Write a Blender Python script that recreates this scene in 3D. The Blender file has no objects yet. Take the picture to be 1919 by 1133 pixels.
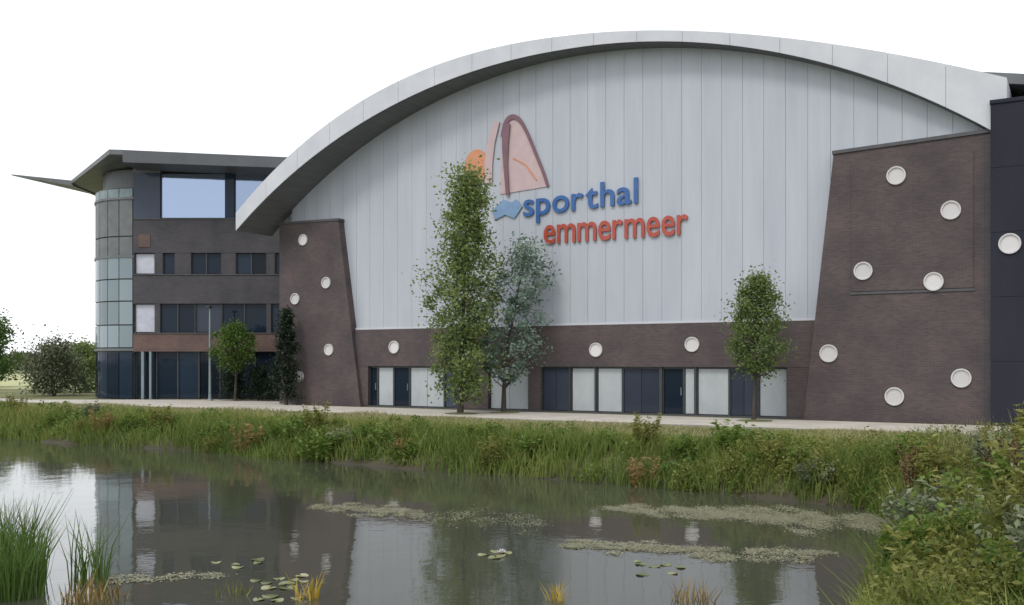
import bpy, math, random
import numpy as np
from mathutils import Vector, Matrix

S = bpy.context.scene
COL = S.collection
rng = np.random.default_rng(7)
random.seed(7)

# ---------------------------------------------------------------- camera
F_PX, HORIZON = 1843.0, 677.0
cam_data = bpy.data.cameras.new('camera')
cam_data.sensor_width = 36.0
cam_data.lens = F_PX / 1919.0 * 36.0
cam_data.shift_y = (HORIZON - 566.5) / 1919.0
cam_data.clip_start = 0.1
cam_data.clip_end = 6000.0
cam = bpy.data.objects.new('camera', cam_data)
cam.location = (0.0, 0.0, 2.4)
cam.rotation_euler = (math.radians(90), 0, 0)
COL.objects.link(cam)
S.camera = cam

# ---------------------------------------------------------------- sky: bright overcast
SUN_EL, SUN_AZ = math.radians(52), math.radians(215)
W = bpy.data.worlds.new('World')
S.world = W
W.use_nodes = True
nt = W.node_tree
nt.nodes.clear()
out = nt.nodes.new('ShaderNodeOutputWorld')
bg = nt.nodes.new('ShaderNodeBackground')
bg.inputs['Strength'].default_value = 0.12
sky = nt.nodes.new('ShaderNodeTexSky')
sky.sky_type = 'NISHITA'
sky.sun_disc = False
sky.sun_elevation = SUN_EL
sky.sun_rotation = SUN_AZ
mixw = nt.nodes.new('ShaderNodeMix')
mixw.data_type = 'RGBA'
mixw.inputs['Factor'].default_value = 0.9        # a closed white cloud layer over the blue
mixw.inputs['B'].default_value = (11.2, 11.5, 11.9, 1)
nt.links.new(sky.outputs[0], mixw.inputs['A'])
nt.links.new(mixw.outputs['Result'], bg.inputs['Color'])
nt.links.new(bg.outputs[0], out.inputs[0])

sun_data = bpy.data.lights.new('sun', 'SUN')
sun_data.energy = 1.3
sun_data.angle = math.radians(14)
sun_data.color = (1.0, 0.96, 0.9)
sun = bpy.data.objects.new('sun', sun_data)
sd = Vector((math.sin(SUN_AZ) * math.cos(SUN_EL), math.cos(SUN_AZ) * math.cos(SUN_EL), math.sin(SUN_EL)))
sun.rotation_euler = sd.to_track_quat('Z', 'Y').to_euler()
sun.location = sd * 60
COL.objects.link(sun)

S.view_settings.view_transform = 'Standard'
S.view_settings.look = 'None'
S.view_settings.gamma = 1.0
S.view_settings.exposure = 0.0

# ---------------------------------------------------------------- materials
def new_mat(name):
    m = bpy.data.materials.new(name)
    m.use_nodes = True
    return m, m.node_tree, m.node_tree.nodes['Principled BSDF']

def ramp(t, cols):
    r = t.nodes.new('ShaderNodeValToRGB')
    e = r.color_ramp.elements
    for i, (p, c) in enumerate(cols):
        if i < 2:
            e[i].position = p; e[i].color = (*c, 1)
        else:
            x = e.new(p); x.color = (*c, 1)
    return r

def noisy(name, c1, c2, scale=2.0, rough=0.7, detail=6, metal=0.0, bump=0.0, stretch=(1, 1, 1), bump_scale=None, spec=0.5):
    m, t, p = new_mat(name)
    tc = t.nodes.new('ShaderNodeTexCoord')
    mp = t.nodes.new('ShaderNodeMapping')
    mp.inputs['Scale'].default_value = stretch
    t.links.new(tc.outputs['Object'], mp.inputs[0])
    n = t.nodes.new('ShaderNodeTexNoise')
    n.inputs['Scale'].default_value = scale
    n.inputs['Detail'].default_value = detail
    n.inputs['Roughness'].default_value = 0.65
    t.links.new(mp.outputs[0], n.inputs['Vector'])
    r = ramp(t, [(0.32, c1), (0.68, c2)])
    t.links.new(n.outputs[0], r.inputs[0])
    t.links.new(r.outputs[0], p.inputs['Base Color'])
    p.inputs['Roughness'].default_value = rough
    p.inputs['Metallic'].default_value = metal
    p.inputs['Specular IOR Level'].default_value = spec
    if bump:
        n2 = t.nodes.new('ShaderNodeTexNoise')
        n2.inputs['Scale'].default_value = bump_scale or scale * 8
        n2.inputs['Detail'].default_value = 4
        t.links.new(mp.outputs[0], n2.inputs['Vector'])
        b = t.nodes.new('ShaderNodeBump')
        b.inputs['Strength'].default_value = bump
        b.inputs['Distance'].default_value = 0.02
        t.links.new(n2.outputs[0], b.inputs['Height'])
        t.links.new(b.outputs[0], p.inputs['Normal'])
    return m

def brick_mat(name, c1, c2, mortar):
    m, t, p = new_mat(name)
    tc = t.nodes.new('ShaderNodeTexCoord')
    sp = t.nodes.new('ShaderNodeSeparateXYZ')
    t.links.new(tc.outputs['Object'], sp.inputs[0])
    ad = t.nodes.new('ShaderNodeMath')
    ad.operation = 'ADD'
    t.links.new(sp.outputs[0], ad.inputs[0]); t.links.new(sp.outputs[1], ad.inputs[1])
    cb = t.nodes.new('ShaderNodeCombineXYZ')
    t.links.new(ad.outputs[0], cb.inputs[0]); t.links.new(sp.outputs[2], cb.inputs[1])
    b = t.nodes.new('ShaderNodeTexBrick')
    b.inputs['Scale'].default_value = 1.0
    b.inputs['Brick Width'].default_value = 0.22
    b.inputs['Row Height'].default_value = 0.066
    b.inputs['Mortar Size'].default_value = 0.006
    b.inputs['Bias'].default_value = -0.1
    b.inputs['Color1'].default_value = (*c1, 1)
    b.inputs['Color2'].default_value = (*c2, 1)
    b.inputs['Mortar'].default_value = (*mortar, 1)
    t.links.new(cb.outputs[0], b.inputs['Vector'])
    n = t.nodes.new('ShaderNodeTexNoise')
    n.inputs['Scale'].default_value = 0.7
    n.inputs['Detail'].default_value = 7
    t.links.new(tc.outputs['Object'], n.inputs['Vector'])
    r = ramp(t, [(0.3, (0.74, 0.76, 0.8)), (0.7, (1.18, 1.13, 1.1))])
    t.links.new(n.outputs[0], r.inputs[0])
    mx = t.nodes.new('ShaderNodeMix'); mx.data_type = 'RGBA'; mx.blend_type = 'MULTIPLY'
    mx.inputs['Factor'].default_value = 1
    t.links.new(b.outputs['Color'], mx.inputs['A']); t.links.new(r.outputs[0], mx.inputs['B'])
    t.links.new(mx.outputs['Result'], p.inputs['Base Color'])
    p.inputs['Roughness'].default_value = 0.85
    bm = t.nodes.new('ShaderNodeBump')
    bm.invert = True
    bm.inputs['Strength'].default_value = 0.5
    bm.inputs['Distance'].default_value = 0.006
    t.links.new(b.outputs['Fac'], bm.inputs['Height'])
    t.links.new(bm.outputs[0], p.inputs['Normal'])
    return m

def leaf_mat(name, cols, trans=0.38, rough=0.55):
    """leaf colour from a value stored on every leaf, only partly random"""
    m, t, p = new_mat(name)
    a = t.nodes.new('ShaderNodeAttribute')
    a.attribute_name = 'var'
    r = ramp(t, [(i / (len(cols) - 1), c) for i, c in enumerate(cols)])
    t.links.new(a.outputs['Fac'], r.inputs[0])
    t.links.new(r.outputs[0], p.inputs['Base Color'])
    p.inputs['Roughness'].default_value = rough
    p.inputs['Specular IOR Level'].default_value = 0.3
    tr = t.nodes.new('ShaderNodeBsdfTranslucent')
    t.links.new(r.outputs[0], tr.inputs['Color'])
    mx = t.nodes.new('ShaderNodeMixShader')
    mx.inputs[0].default_value = trans
    t.links.new(p.outputs[0], mx.inputs[1]); t.links.new(tr.outputs[0], mx.inputs[2])
    t.links.new(mx.outputs[0], t.nodes['Material Output'].inputs[0])
    return m

def glass_mat(name, col, rough=0.05, metal=0.0, ior=1.5, var=0.15):
    m, t, p = new_mat(name)
    oi = t.nodes.new('ShaderNodeObjectInfo')
    r = ramp(t, [(0, tuple(c * (1 - var) for c in col)), (1, tuple(min(1, c * (1 + var)) for c in col))])
    t.links.new(oi.outputs['Random'], r.inputs[0])
    t.links.new(r.outputs[0], p.inputs['Base Color'])
    tc = t.nodes.new('ShaderNodeTexCoord')
    n = t.nodes.new('ShaderNodeTexNoise')
    n.inputs['Scale'].default_value = 0.9
    t.links.new(tc.outputs['Object'], n.inputs['Vector'])
    b = t.nodes.new('ShaderNodeBump')
    b.inputs['Strength'].default_value = 0.06
    b.inputs['Distance'].default_value = 0.05
    t.links.new(n.outputs[0], b.inputs['Height'])
    t.links.new(b.outputs[0], p.inputs['Normal'])
    p.inputs['Roughness'].default_value = rough
    p.inputs['Metallic'].default_value = metal
    p.inputs['IOR'].default_value = ior
    return m

M = {}
M['clad'] = noisy('grey_cladding', (0.40, 0.43, 0.485), (0.47, 0.495, 0.54), 0.5, 0.45, stretch=(2.2, 2.2, 0.25), spec=0.4)
M['clad_back'] = noisy('dark_joint', (0.33, 0.345, 0.385), (0.38, 0.395, 0.43), 2, 0.7)
M['roof'] = noisy('roof_metal', (0.50, 0.51, 0.55), (0.60, 0.61, 0.645), 0.6, 0.45, stretch=(1, 0.2, 1))
M['soffit'] = noisy('soffit_boards', (0.10, 0.105, 0.11), (0.15, 0.155, 0.16), 1.5, 0.7, stretch=(4, 0.3, 1))
M['brick'] = brick_mat('brown_brick', (0.094, 0.069, 0.070), (0.066, 0.050, 0.053), (0.11, 0.10, 0.10))
M['brick_red'] = brick_mat('red_brick', (0.15, 0.085, 0.07), (0.10, 0.068, 0.062), (0.14, 0.12, 0.11))
M['brick_dark'] = brick_mat('charcoal_brick', (0.075, 0.07, 0.078), (0.055, 0.053, 0.06), (0.08, 0.078, 0.08))
M['coping'] = noisy('dark_coping', (0.055, 0.055, 0.06), (0.085, 0.085, 0.09), 3, 0.5)
M['navy'] = noisy('navy_panel', (0.020, 0.021, 0.032), (0.028, 0.029, 0.042), 0.6, 0.75, stretch=(1, 1, 0.3), spec=0.2)
M['white'] = noisy('white_paint', (0.52, 0.50, 0.50), (0.62, 0.60, 0.60), 4, 0.4)
M['port_glass'] = glass_mat('frosted_porthole', (0.62, 0.60, 0.60), 0.25)
M['shutter'] = noisy('pale_shutter', (0.36, 0.39, 0.41), (0.46, 0.49, 0.51), 1.2, 0.3, stretch=(1, 1, 0.5))
M['frame_dark'] = noisy('dark_frame', (0.03, 0.035, 0.04), (0.05, 0.055, 0.06), 4, 0.4)
M['glass_dark'] = glass_mat('dark_glass', (0.014, 0.024, 0.04), 0.04, ior=1.27, var=0.5)
M['glass_blue'] = glass_mat('bluish_glass', (0.045, 0.055, 0.08), 0.08, ior=1.3, var=0.4)
M['glass_mirror'] = glass_mat('mirror_glass', (0.30, 0.37, 0.50), 0.06, metal=0.9, var=0.15)
M['glass_bay'] = glass_mat('bay_glass', (0.20, 0.25, 0.27), 0.08, metal=0.25, var=0.25)
M['bay_grey'] = noisy('bay_grey_panel', (0.11, 0.12, 0.125), (0.16, 0.17, 0.175), 1.5, 0.5)
M['blind'] = noisy('white_blind', (0.42, 0.44, 0.52), (0.56, 0.57, 0.63), 2, 0.5)
M['office_roof'] = noisy('office_roof_metal', (0.10, 0.105, 0.11), (0.15, 0.155, 0.16), 0.8, 0.5)
M['fascia_grey'] = noisy('office_fascia', (0.075, 0.08, 0.09), (0.10, 0.105, 0.115), 1, 0.5)
M['pole'] = noisy('pale_metal', (0.17, 0.22, 0.23), (0.23, 0.28, 0.29), 3, 0.4, metal=0.2)
M['path'] = noisy('pale_paving', (0.40, 0.365, 0.315), (0.54, 0.50, 0.44), 0.8, 0.85, detail=9, bump=0.2)
M['kerb'] = noisy('kerb_concrete', (0.24, 0.23, 0.21), (0.36, 0.345, 0.32), 3, 0.85)
M['bark'] = noisy('bark', (0.035, 0.028, 0.022), (0.085, 0.072, 0.058), 6, 0.9, stretch=(1, 1, 0.2), bump=0.6)
M['leaf_yellow'] = leaf_mat('leaf_yellow_green', [(0.085, 0.125, 0.045), (0.155, 0.22, 0.07), (0.29, 0.335, 0.12)])
M['leaf_silver'] = leaf_mat('leaf_silver_green', [(0.085, 0.140, 0.104), (0.160, 0.235, 0.179), (0.356, 0.440, 0.356)], 0.2)
M['leaf_green'] = leaf_mat('leaf_green', [(0.042, 0.084, 0.017), (0.098, 0.168, 0.031), (0.196, 0.266, 0.063)])
M['leaf_dark'] = leaf_mat('leaf_dark', [(0.008, 0.016, 0.009), (0.014, 0.028, 0.014), (0.022, 0.04, 0.018)], 0.08)
M['leaf_topiary'] = leaf_mat('leaf_topiary', [(0.034, 0.076, 0.013), (0.084, 0.151, 0.024), (0.118, 0.202, 0.042)], 0.15)
M['leaf_far'] = leaf_mat('leaf_far', [(0.084, 0.102, 0.060), (0.132, 0.150, 0.084), (0.204, 0.216, 0.132)], 0.2)
M['weed_green'] = leaf_mat('weed_green', [(0.048, 0.104, 0.016), (0.112, 0.184, 0.029), (0.224, 0.288, 0.064)])
M['weed_olive'] = leaf_mat('weed_olive', [(0.081, 0.095, 0.020), (0.176, 0.189, 0.041), (0.324, 0.311, 0.095)])
M['weed_grey'] = leaf_mat('weed_grey', [(0.079, 0.101, 0.056), (0.147, 0.175, 0.095), (0.248, 0.265, 0.158)], 0.2)
M['grass'] = leaf_mat('bank_grass', [(0.054, 0.093, 0.019), (0.132, 0.186, 0.037), (0.240, 0.271, 0.070), (0.434, 0.395, 0.171)])
M['verge'] = leaf_mat('verge_grass', [(0.108, 0.135, 0.034), (0.203, 0.223, 0.074), (0.338, 0.324, 0.162), (0.446, 0.405, 0.230)])
M['reed'] = leaf_mat('reed_blade', [(0.05, 0.11, 0.015), (0.09, 0.16, 0.035), (0.16, 0.23, 0.07)])
M['dry'] = leaf_mat('dry_stalk', [(0.120, 0.072, 0.024), (0.264, 0.180, 0.060), (0.432, 0.336, 0.156)])
M['yellow'] = leaf_mat('yellow_leaf', [(0.28, 0.19, 0.02), (0.45, 0.32, 0.04), (0.58, 0.47, 0.15)])
M['seed'] = leaf_mat('brown_seed', [(0.05, 0.025, 0.012), (0.10, 0.055, 0.025), (0.20, 0.13, 0.06)], 0.1)
M['pad'] = leaf_mat('lily_pad', [(0.07, 0.09, 0.03), (0.16, 0.18, 0.07), (0.30, 0.29, 0.16)], 0.1, 0.25)
M['flake'] = leaf_mat('pale_flake', [(0.15, 0.16, 0.07), (0.25, 0.245, 0.15), (0.38, 0.355, 0.27)], 0.1, 0.35)
M['blue'] = noisy('blue_letter', (0.03, 0.10, 0.30), (0.04, 0.13, 0.36), 2, 0.35)
M['blue_pale'] = noisy('pale_blue_print', (0.16, 0.27, 0.45), (0.2, 0.32, 0.5), 2, 0.4)
M['red'] = noisy('red_letter', (0.36, 0.055, 0.035), (0.44, 0.08, 0.05), 2, 0.35)
M['orange'] = noisy('orange_print', (0.55, 0.22, 0.10), (0.62, 0.28, 0.15), 2, 0.4)
M['pink'] = noisy('pink_print', (0.47, 0.35, 0.36), (0.54, 0.41, 0.41), 2, 0.5)
M['mauve'] = noisy('mauve_stroke', (0.15, 0.075, 0.095), (0.20, 0.10, 0.125), 2, 0.4)
M['field'] = noisy('far_field', (0.3, 0.31, 0.14), (0.4, 0.4, 0.2), 0.3, 0.9)

def ground_mat():
    m, t, p = new_mat('ground_soil_grass')
    tc = t.nodes.new('ShaderNodeTexCoord')
    n1 = t.nodes.new('ShaderNodeTexNoise'); n1.inputs['Scale'].default_value = 0.35; n1.inputs['Detail'].default_value = 8
    n2 = t.nodes.new('ShaderNodeTexNoise'); n2.inputs['Scale'].default_value = 9; n2.inputs['Detail'].default_value = 6
    t.links.new(tc.outputs['Object'], n1.inputs['Vector']); t.links.new(tc.outputs['Object'], n2.inputs['Vector'])
    r1 = ramp(t, [(0.3, (0.09, 0.105, 0.03)), (0.55, (0.15, 0.155, 0.055)), (0.75, (0.22, 0.20, 0.10))])
    r2 = ramp(t, [(0.3, (0.6, 0.6, 0.6)), (0.7, (1.2, 1.2, 1.2))])
    t.links.new(n1.outputs[0], r1.inputs[0]); t.links.new(n2.outputs[0], r2.inputs[0])
    mx = t.nodes.new('ShaderNodeMix'); mx.data_type = 'RGBA'; mx.blend_type = 'MULTIPLY'; mx.inputs['Factor'].default_value = 1
    t.links.new(r1.outputs[0], mx.inputs['A']); t.links.new(r2.outputs[0], mx.inputs['B'])
    # bare wet earth low on the bank, where the water has washed the turf away
    sp = t.nodes.new('ShaderNodeSeparateXYZ')
    t.links.new(tc.outputs['Object'], sp.inputs[0])
    mr = t.nodes.new('ShaderNodeMapRange')
    mr.inputs['From Min'].default_value = -0.9; mr.inputs['From Max'].default_value = -0.55
    t.links.new(sp.outputs[2], mr.inputs[0])
    m2 = t.nodes.new('ShaderNodeMix'); m2.data_type = 'RGBA'
    m2.inputs['A'].default_value = (0.05, 0.042, 0.025, 1)
    t.links.new(mr.outputs[0], m2.inputs['Factor']); t.links.new(mx.outputs['Result'], m2.inputs['B'])
    t.links.new(m2.outputs['Result'], p.inputs['Base Color'])
    p.inputs['Roughness'].default_value = 0.95
    b = t.nodes.new('ShaderNodeBump'); b.inputs['Strength'].default_value = 0.6; b.inputs['Distance'].default_value = 0.06
    t.links.new(n2.outputs[0], b.inputs['Height']); t.links.new(b.outputs[0], p.inputs['Normal'])
    return m
M['ground'] = ground_mat()

def water_mat():
    m, t, p = new_mat('pond_water')
    p.inputs['Base Color'].default_value = (0.055, 0.056, 0.042, 1)
    p.inputs['Roughness'].default_value = 0.03
    p.inputs['IOR'].default_value = 2.25
    tc = t.nodes.new('ShaderNodeTexCoord')
    hs = []
    for sc, st, w in ((0.9, (1, 1, 1), 1.0), (4.5, (1, 1.6, 1), 0.28), (0.16, (1, 1, 1), 1.6)):
        mp = t.nodes.new('ShaderNodeMapping'); mp.inputs['Scale'].default_value = st
        t.links.new(tc.outputs['Object'], mp.inputs[0])
        n = t.nodes.new('ShaderNodeTexNoise'); n.inputs['Scale'].default_value = sc; n.inputs['Detail'].default_value = 2
        t.links.new(mp.outputs[0], n.inputs['Vector'])
        k = t.nodes.new('ShaderNodeMath'); k.operation = 'MULTIPLY'; k.inputs[1].default_value = w
        t.links.new(n.outputs[0], k.inputs[0]); hs.append(k)
    s = hs[0]
    for k in hs[1:]:
        a = t.nodes.new('ShaderNodeMath'); a.operation = 'ADD'
        t.links.new(s.outputs[0], a.inputs[0]); t.links.new(k.outputs[0], a.inputs[1]); s = a
    b = t.nodes.new('ShaderNodeBump'); b.inputs['Strength'].default_value = 0.22; b.inputs['Distance'].default_value = 0.025
    t.links.new(s.outputs[0], b.inputs['Height']); t.links.new(b.outputs[0], p.inputs['Normal'])
    return m
M['water'] = water_mat()

# ---------------------------------------------------------------- helpers
def link(name, me, mat=None, parent=None, smooth=False):
    o = bpy.data.objects.new(name, me)
    COL.objects.link(o)
    if mat is not None and not me.materials:
        me.materials.append(mat)
    if parent is not None:
        o.parent = parent
    if smooth:
        me.polygons.foreach_set('use_smooth', [True] * len(me.polygons))
    return o

def tag(o, label=None, cat=None, group=None, kind=None):
    if label: o['label'] = label
    if cat: o['category'] = cat
    if group: o['group'] = group
    if kind: o['kind'] = kind
    return o

def empty(name, loc, rz=0.0, **k):
    o = bpy.data.objects.new(name, None)
    o.empty_display_size = 0.3
    o.location = loc
    o.rotation_euler = (0, 0, rz)
    COL.objects.link(o)
    return tag(o, **k)

def mesh(name, v, f):
    me = bpy.data.meshes.new(name)
    me.from_pydata([tuple(map(float, p)) for p in v], [], f)
    me.update()
    return me

def fix(me):
    import bmesh
    b = bmesh.new(); b.from_mesh(me)
    bmesh.ops.recalc_face_normals(b, faces=b.faces)
    b.to_mesh(me); b.free()
    return me

def box(name, x0, x1, y0, y1, z0, z1, mat, parent=None):
    v = [(x0, y0, z0), (x1, y0, z0), (x1, y1, z0), (x0, y1, z0), (x0, y0, z1), (x1, y0, z1), (x1, y1, z1), (x0, y1, z1)]
    f = [(0, 3, 2, 1), (4, 5, 6, 7), (0, 1, 5, 4), (1, 2, 6, 5), (2, 3, 7, 6), (3, 0, 4, 7)]
    return link(name, mesh(name, v, f), mat, parent)

def prism(name, poly, y0, y1, mat, parent=None):
    """polygon in x,z extruded along y"""
    n = len(poly)
    v = [(x, y0, z) for x, z in poly] + [(x, y1, z) for x, z in poly]
    f = [tuple(range(n)), tuple(range(2 * n - 1, n - 1, -1))]
    f += [(i, i + n, (i + 1) % n + n, (i + 1) % n) for i in range(n)]
    return link(name, fix(mesh(name, v, f)), mat, parent)

def slab(name, plan, z0, z1, mat, parent=None):
    """polygon in x,y between heights (numbers or lists per corner)"""
    n = len(plan)
    z0 = z0 if hasattr(z0, '__len__') else [z0] * n
    z1 = z1 if hasattr(z1, '__len__') else [z1] * n
    v = [(p[0], p[1], a) for p, a in zip(plan, z0)] + [(p[0], p[1], a) for p, a in zip(plan, z1)]
    f = [tuple(range(n)), tuple(range(2 * n - 1, n - 1, -1))]
    f += [(i, i + n, (i + 1) % n + n, (i + 1) % n) for i in range(n)]
    return link(name, fix(mesh(name, v, f)), mat, parent)

def big_mesh(name, V, faces, var=None):
    """V (n,3), faces (m,k) with k constant"""
    me = bpy.data.meshes.new(name)
    V = np.ascontiguousarray(V, dtype=np.float32)
    faces = np.ascontiguousarray(faces, dtype=np.int32)
    m, k = faces.shape
    me.vertices.add(len(V)); me.vertices.foreach_set('co', V.ravel())
    me.loops.add(m * k); me.loops.foreach_set('vertex_index', faces.ravel())
    me.polygons.add(m)
    me.polygons.foreach_set('loop_start', np.arange(0, m * k, k, dtype=np.int32))
    me.update(calc_edges=True)
    if var is not None:
        a = me.attributes.new('var', 'FLOAT', 'FACE')
        a.data.foreach_set('value', np.ascontiguousarray(np.clip(var, 0, 1), dtype=np.float32))
    return me

def rand_unit(n):
    a = rng.normal(size=(n, 3))
    return a / np.linalg.norm(a, axis=1, keepdims=True)

def leaves(C, size, var, up=0.3, aspect=0.55, droop=0.0):
    """one folded diamond leaf at each point of C"""
    n = len(C)
    d = rand_unit(n); d[:, 2] = d[:, 2] * 0.7 - droop
    d /= np.linalg.norm(d, axis=1, keepdims=True)
    nn = rand_unit(n); nn[:, 2] += up
    s = np.cross(d, nn); s /= np.linalg.norm(s, axis=1, keepdims=True) + 1e-9
    nrm = np.cross(s, d)
    L = (size * rng.uniform(0.65, 1.35, n))[:, None]
    a = C - d * L * 0.5; t = C + d * L * 0.5
    l = C + s * L * aspect * 0.5 + nrm * L * 0.12; r = C - s * L * aspect * 0.5 + nrm * L * 0.12
    V = np.stack([a, l, t, r], 1).reshape(-1, 3)
    Fc = np.arange(n * 4).reshape(n, 4)
    return V, Fc, var

def blades(P, h, w, lean, var, face_var=True):
    """curved grass blades: base points P (n,3), heights, widths, lean distance; two quads each"""
    n = len(P)
    az = rng.uniform(0, 2 * np.pi, n)
    dirv = np.stack([np.cos(az), np.sin(az), np.zeros(n)], 1)
    a2 = rng.uniform(0, 2 * np.pi, n)
    side = np.stack([np.cos(a2), np.sin(a2), np.zeros(n)], 1) * (w / 2)[:, None]
    up = np.array([0, 0, 1.0])
    mid = P + dirv * (lean * 0.3)[:, None] + up * (h * 0.6)[:, None]
    tip = P + dirv * lean[:, None] + up * h[:, None]
    V = np.stack([P - side, P + side, mid + side * 0.8, mid - side * 0.8, tip + side * 0.12, tip - side * 0.12], 1).reshape(-1, 3)
    b = (np.arange(n) * 6)[:, None]
    Fc = np.concatenate([b + np.array([[0, 1, 2, 3]]), b + np.array([[3, 2, 4, 5]])], 1).reshape(-1, 4)
    return V, Fc, np.repeat(var, 2)

def join(parts):
    Vs, Fs, vs, off = [], [], [], 0
    for V, Fc, va in parts:
        Vs.append(V); Fs.append(Fc + off); vs.append(va); off += len(V)
    return np.concatenate(Vs), np.concatenate(Fs), np.concatenate(vs)

def tube(pts, radii, seg=7):
    """tapered tube along points -> verts, quad faces"""
    pts = [np.array(p, float) for p in pts]
    V, Fc = [], []
    for i, p in enumerate(pts):
        d = pts[min(i + 1, len(pts) - 1)] - pts[max(i - 1, 0)]
        d /= np.linalg.norm(d) + 1e-9
        ref = np.array([1.0, 0, 0]) if abs(d[0]) < 0.8 else np.array([0, 1.0, 0])
        u = np.cross(d, ref); u /= np.linalg.norm(u); v = np.cross(d, u)
        for k in range(seg):
            a = 2 * math.pi * k / seg
            V.append(p + radii[i] * (math.cos(a) * u + math.sin(a) * v))
    for i in range(len(pts) - 1):
        for k in range(seg):
            Fc.append((i * seg + k, i * seg + (k + 1) % seg, (i + 1) * seg + (k + 1) % seg, (i + 1) * seg + k))
    return np.array(V), np.array(Fc)

# ---------------------------------------------------------------- frames of the place
E_F = np.array([0.8626646, -0.5057764])         # along the hall front, to the right
N_F = np.array([-0.5057764, -0.8626646])        # out of the hall front
O_F = np.array([1.023, 47.136])
ROT_F = math.atan2(E_F[1], E_F[0])
def wpt(t, c=0.0):
    return O_F + E_F * t + N_F * c
WATER_Z = -0.98

# ---------------------------------------------------------------- pond outline and ground
POND = np.array([(-70, 72), (-45, 57.5), (-31, 49.5), (-22.5, 43.6), (-17, 39.8), (-12, 37.4), (-8.5, 34.4), (-4.5, 32.2), (-1.5, 29.8), (1.5, 28.2),
                 (4.2, 25.9), (6.6, 24.4), (8.3, 22.4), (8.0, 19.5), (6.9, 16.8), (5.5, 14.6), (4.3, 12.0), (2.6, 8.8), (0, 6.6), (-4, 5.6),
                 (-10, 5.2), (-30, 6), (-70, 12)], float)
def pond_sd(x, y):
    """signed distance to the shore, positive on land"""
    P = np.stack([x, y], -1)
    dmin = np.full(x.shape, 1e9); inside = np.zeros(x.shape, bool)
    n = len(POND)
    for i in range(n):
        a, b = POND[i], POND[(i + 1) % n]
        ab = b - a
        t = np.clip(((P - a) @ ab) / (ab @ ab), 0, 1)
        q = P - (a + t[..., None] * ab)
        dmin = np.minimum(dmin, np.hypot(q[..., 0], q[..., 1]))
        cond = (a[1] > y) != (b[1] > y)
        with np.errstate(divide='ignore', invalid='ignore'):
            xi = (b[0] - a[0]) * (y - a[1]) / (b[1] - a[1]) + a[0]
        inside ^= cond & (x < xi)
    return np.where(inside, -dmin, dmin)
def wob(x, y):
    return 0.35 * np.sin(x * 0.9 + 1.3 * np.sin(y * 0.55)) + 0.25 * np.sin(y * 1.7 + x * 0.6) + 0.12 * np.sin(3.1 * x - 2.3 * y)
def ground_z(x, y):
    x = np.asarray(x, float); y = np.asarray(y, float)
    d = pond_sd(x, y) + wob(x, y)
    s = np.clip((d + 2.0) / 5.2, 0, 1)
    z = -1.75 + 1.75 * (s * s * (3 - 2 * s))
    z = np.where(d > -2.0, -1.7 + np.interp(d, [-2.0, 0.0, 1.2, 3.4, 4.4], [0, 0.72, 1.22, 1.62, 1.7]), -1.7)
    z = z + 0.03 * np.sin(x * 1.3 + y * 0.7) * np.clip((3.5 - np.abs(d - 1.0)) / 3.5, 0, 1)
    near = np.clip((9.0 - y) / 6.0, 0, 1)          # the near bank, where the photographer stands, is higher
    return z + near * 0.7 * np.clip(d / 3.0, 0, 1)

def axis(lo, hi, step, far):
    a = list(np.arange(lo, hi + 1e-6, step))
    g, s = [], step
    x = hi
    while x < far:
        s *= 1.35; x += s; g.append(x)
    l, s, x = [], step, lo
    while x > -far:
        s *= 1.35; x -= s; l.append(x)
    return np.array(l[::-1] + a + g)
gx = axis(-52, 26, 0.45, 3000); gy = axis(0, 74, 0.45, 3000)
X, Y = np.meshgrid(gx, gy)
Z = ground_z(X, Y)
nx, ny = len(gx), len(gy)
idx = np.arange(nx * ny).reshape(ny, nx)
Fg = np.stack([idx[:-1, :-1], idx[:-1, 1:], idx[1:, 1:], idx[1:, :-1]], -1).reshape(-1, 4)
g = link('ground', big_mesh('ground', np.stack([X, Y, Z], -1).reshape(-1, 3), Fg), M['ground'], smooth=True)
tag(g, kind='structure')
wv = [(-75, 0, WATER_Z), (16, 0, WATER_Z), (16, 34, WATER_Z), (-10, 48, WATER_Z), (-75, 78, WATER_Z)]
tag(link('water', mesh('water', wv, [(0, 1, 2, 3, 4)]), M['water']), kind='structure')

# path along the building and the forecourt of the office
def ribbon(name, pts, z0, z1, mat):
    return tag(slab(name, pts, z0, z1, mat), kind='structure')
a = [wpt(-48, 6.6), wpt(31, 6.6), wpt(31, 0.95), wpt(-14.8, 0.95), (-9.6, 61.2), (-30.0, 61.2), (-40, 68.0), wpt(-48, 1.2)]
ribbon('path', a, -0.12, 0.03, M['path'])
kerb = empty('kerb', (*wpt(0, 6.72), 0.0), ROT_F, kind='structure')
for i in range(79):                                  # kerb stones, one metre each
    t0 = -48 + i
    box('kerb_stone', t0 + 0.006, t0 + 0.994, -0.06, 0.06, -0.1, 0.075 + 0.006 * math.sin(i * 2.3), M['kerb'], kerb)

# ================================================================ SPORTS HALL
hall = empty('sports_hall', (O_F[0], O_F[1], 0.0), ROT_F,
             label='large brick sports hall with arched metal roof and grey clad front', cat='building')
RC, TC, ZC = 30.0, 2.2, -13.2
def arc_in(t): return ZC + math.sqrt(RC * RC - (t - TC) ** 2)
def arc_out(t): return max(-3.641777e-06 * t**4 + 0.000278278 * t**3 - 0.015939162 * t**2 + 0.020010646 * t + 17.355788, arc_in(t) + 0.3)
def over(t): return float(np.interp(t, [-18.5, 2, 20], [2.45, 0.9, 0.35]))

ts = np.linspace(-15.9, 19.8, 49)
poly = [(-15.9, 0.0)] + [(t, arc_in(t) - 0.02) for t in ts] + [(19.8, 0.0)]
wall = prism('wall', poly, 0.36, 38.0, M['clad_back'], hall)
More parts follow.
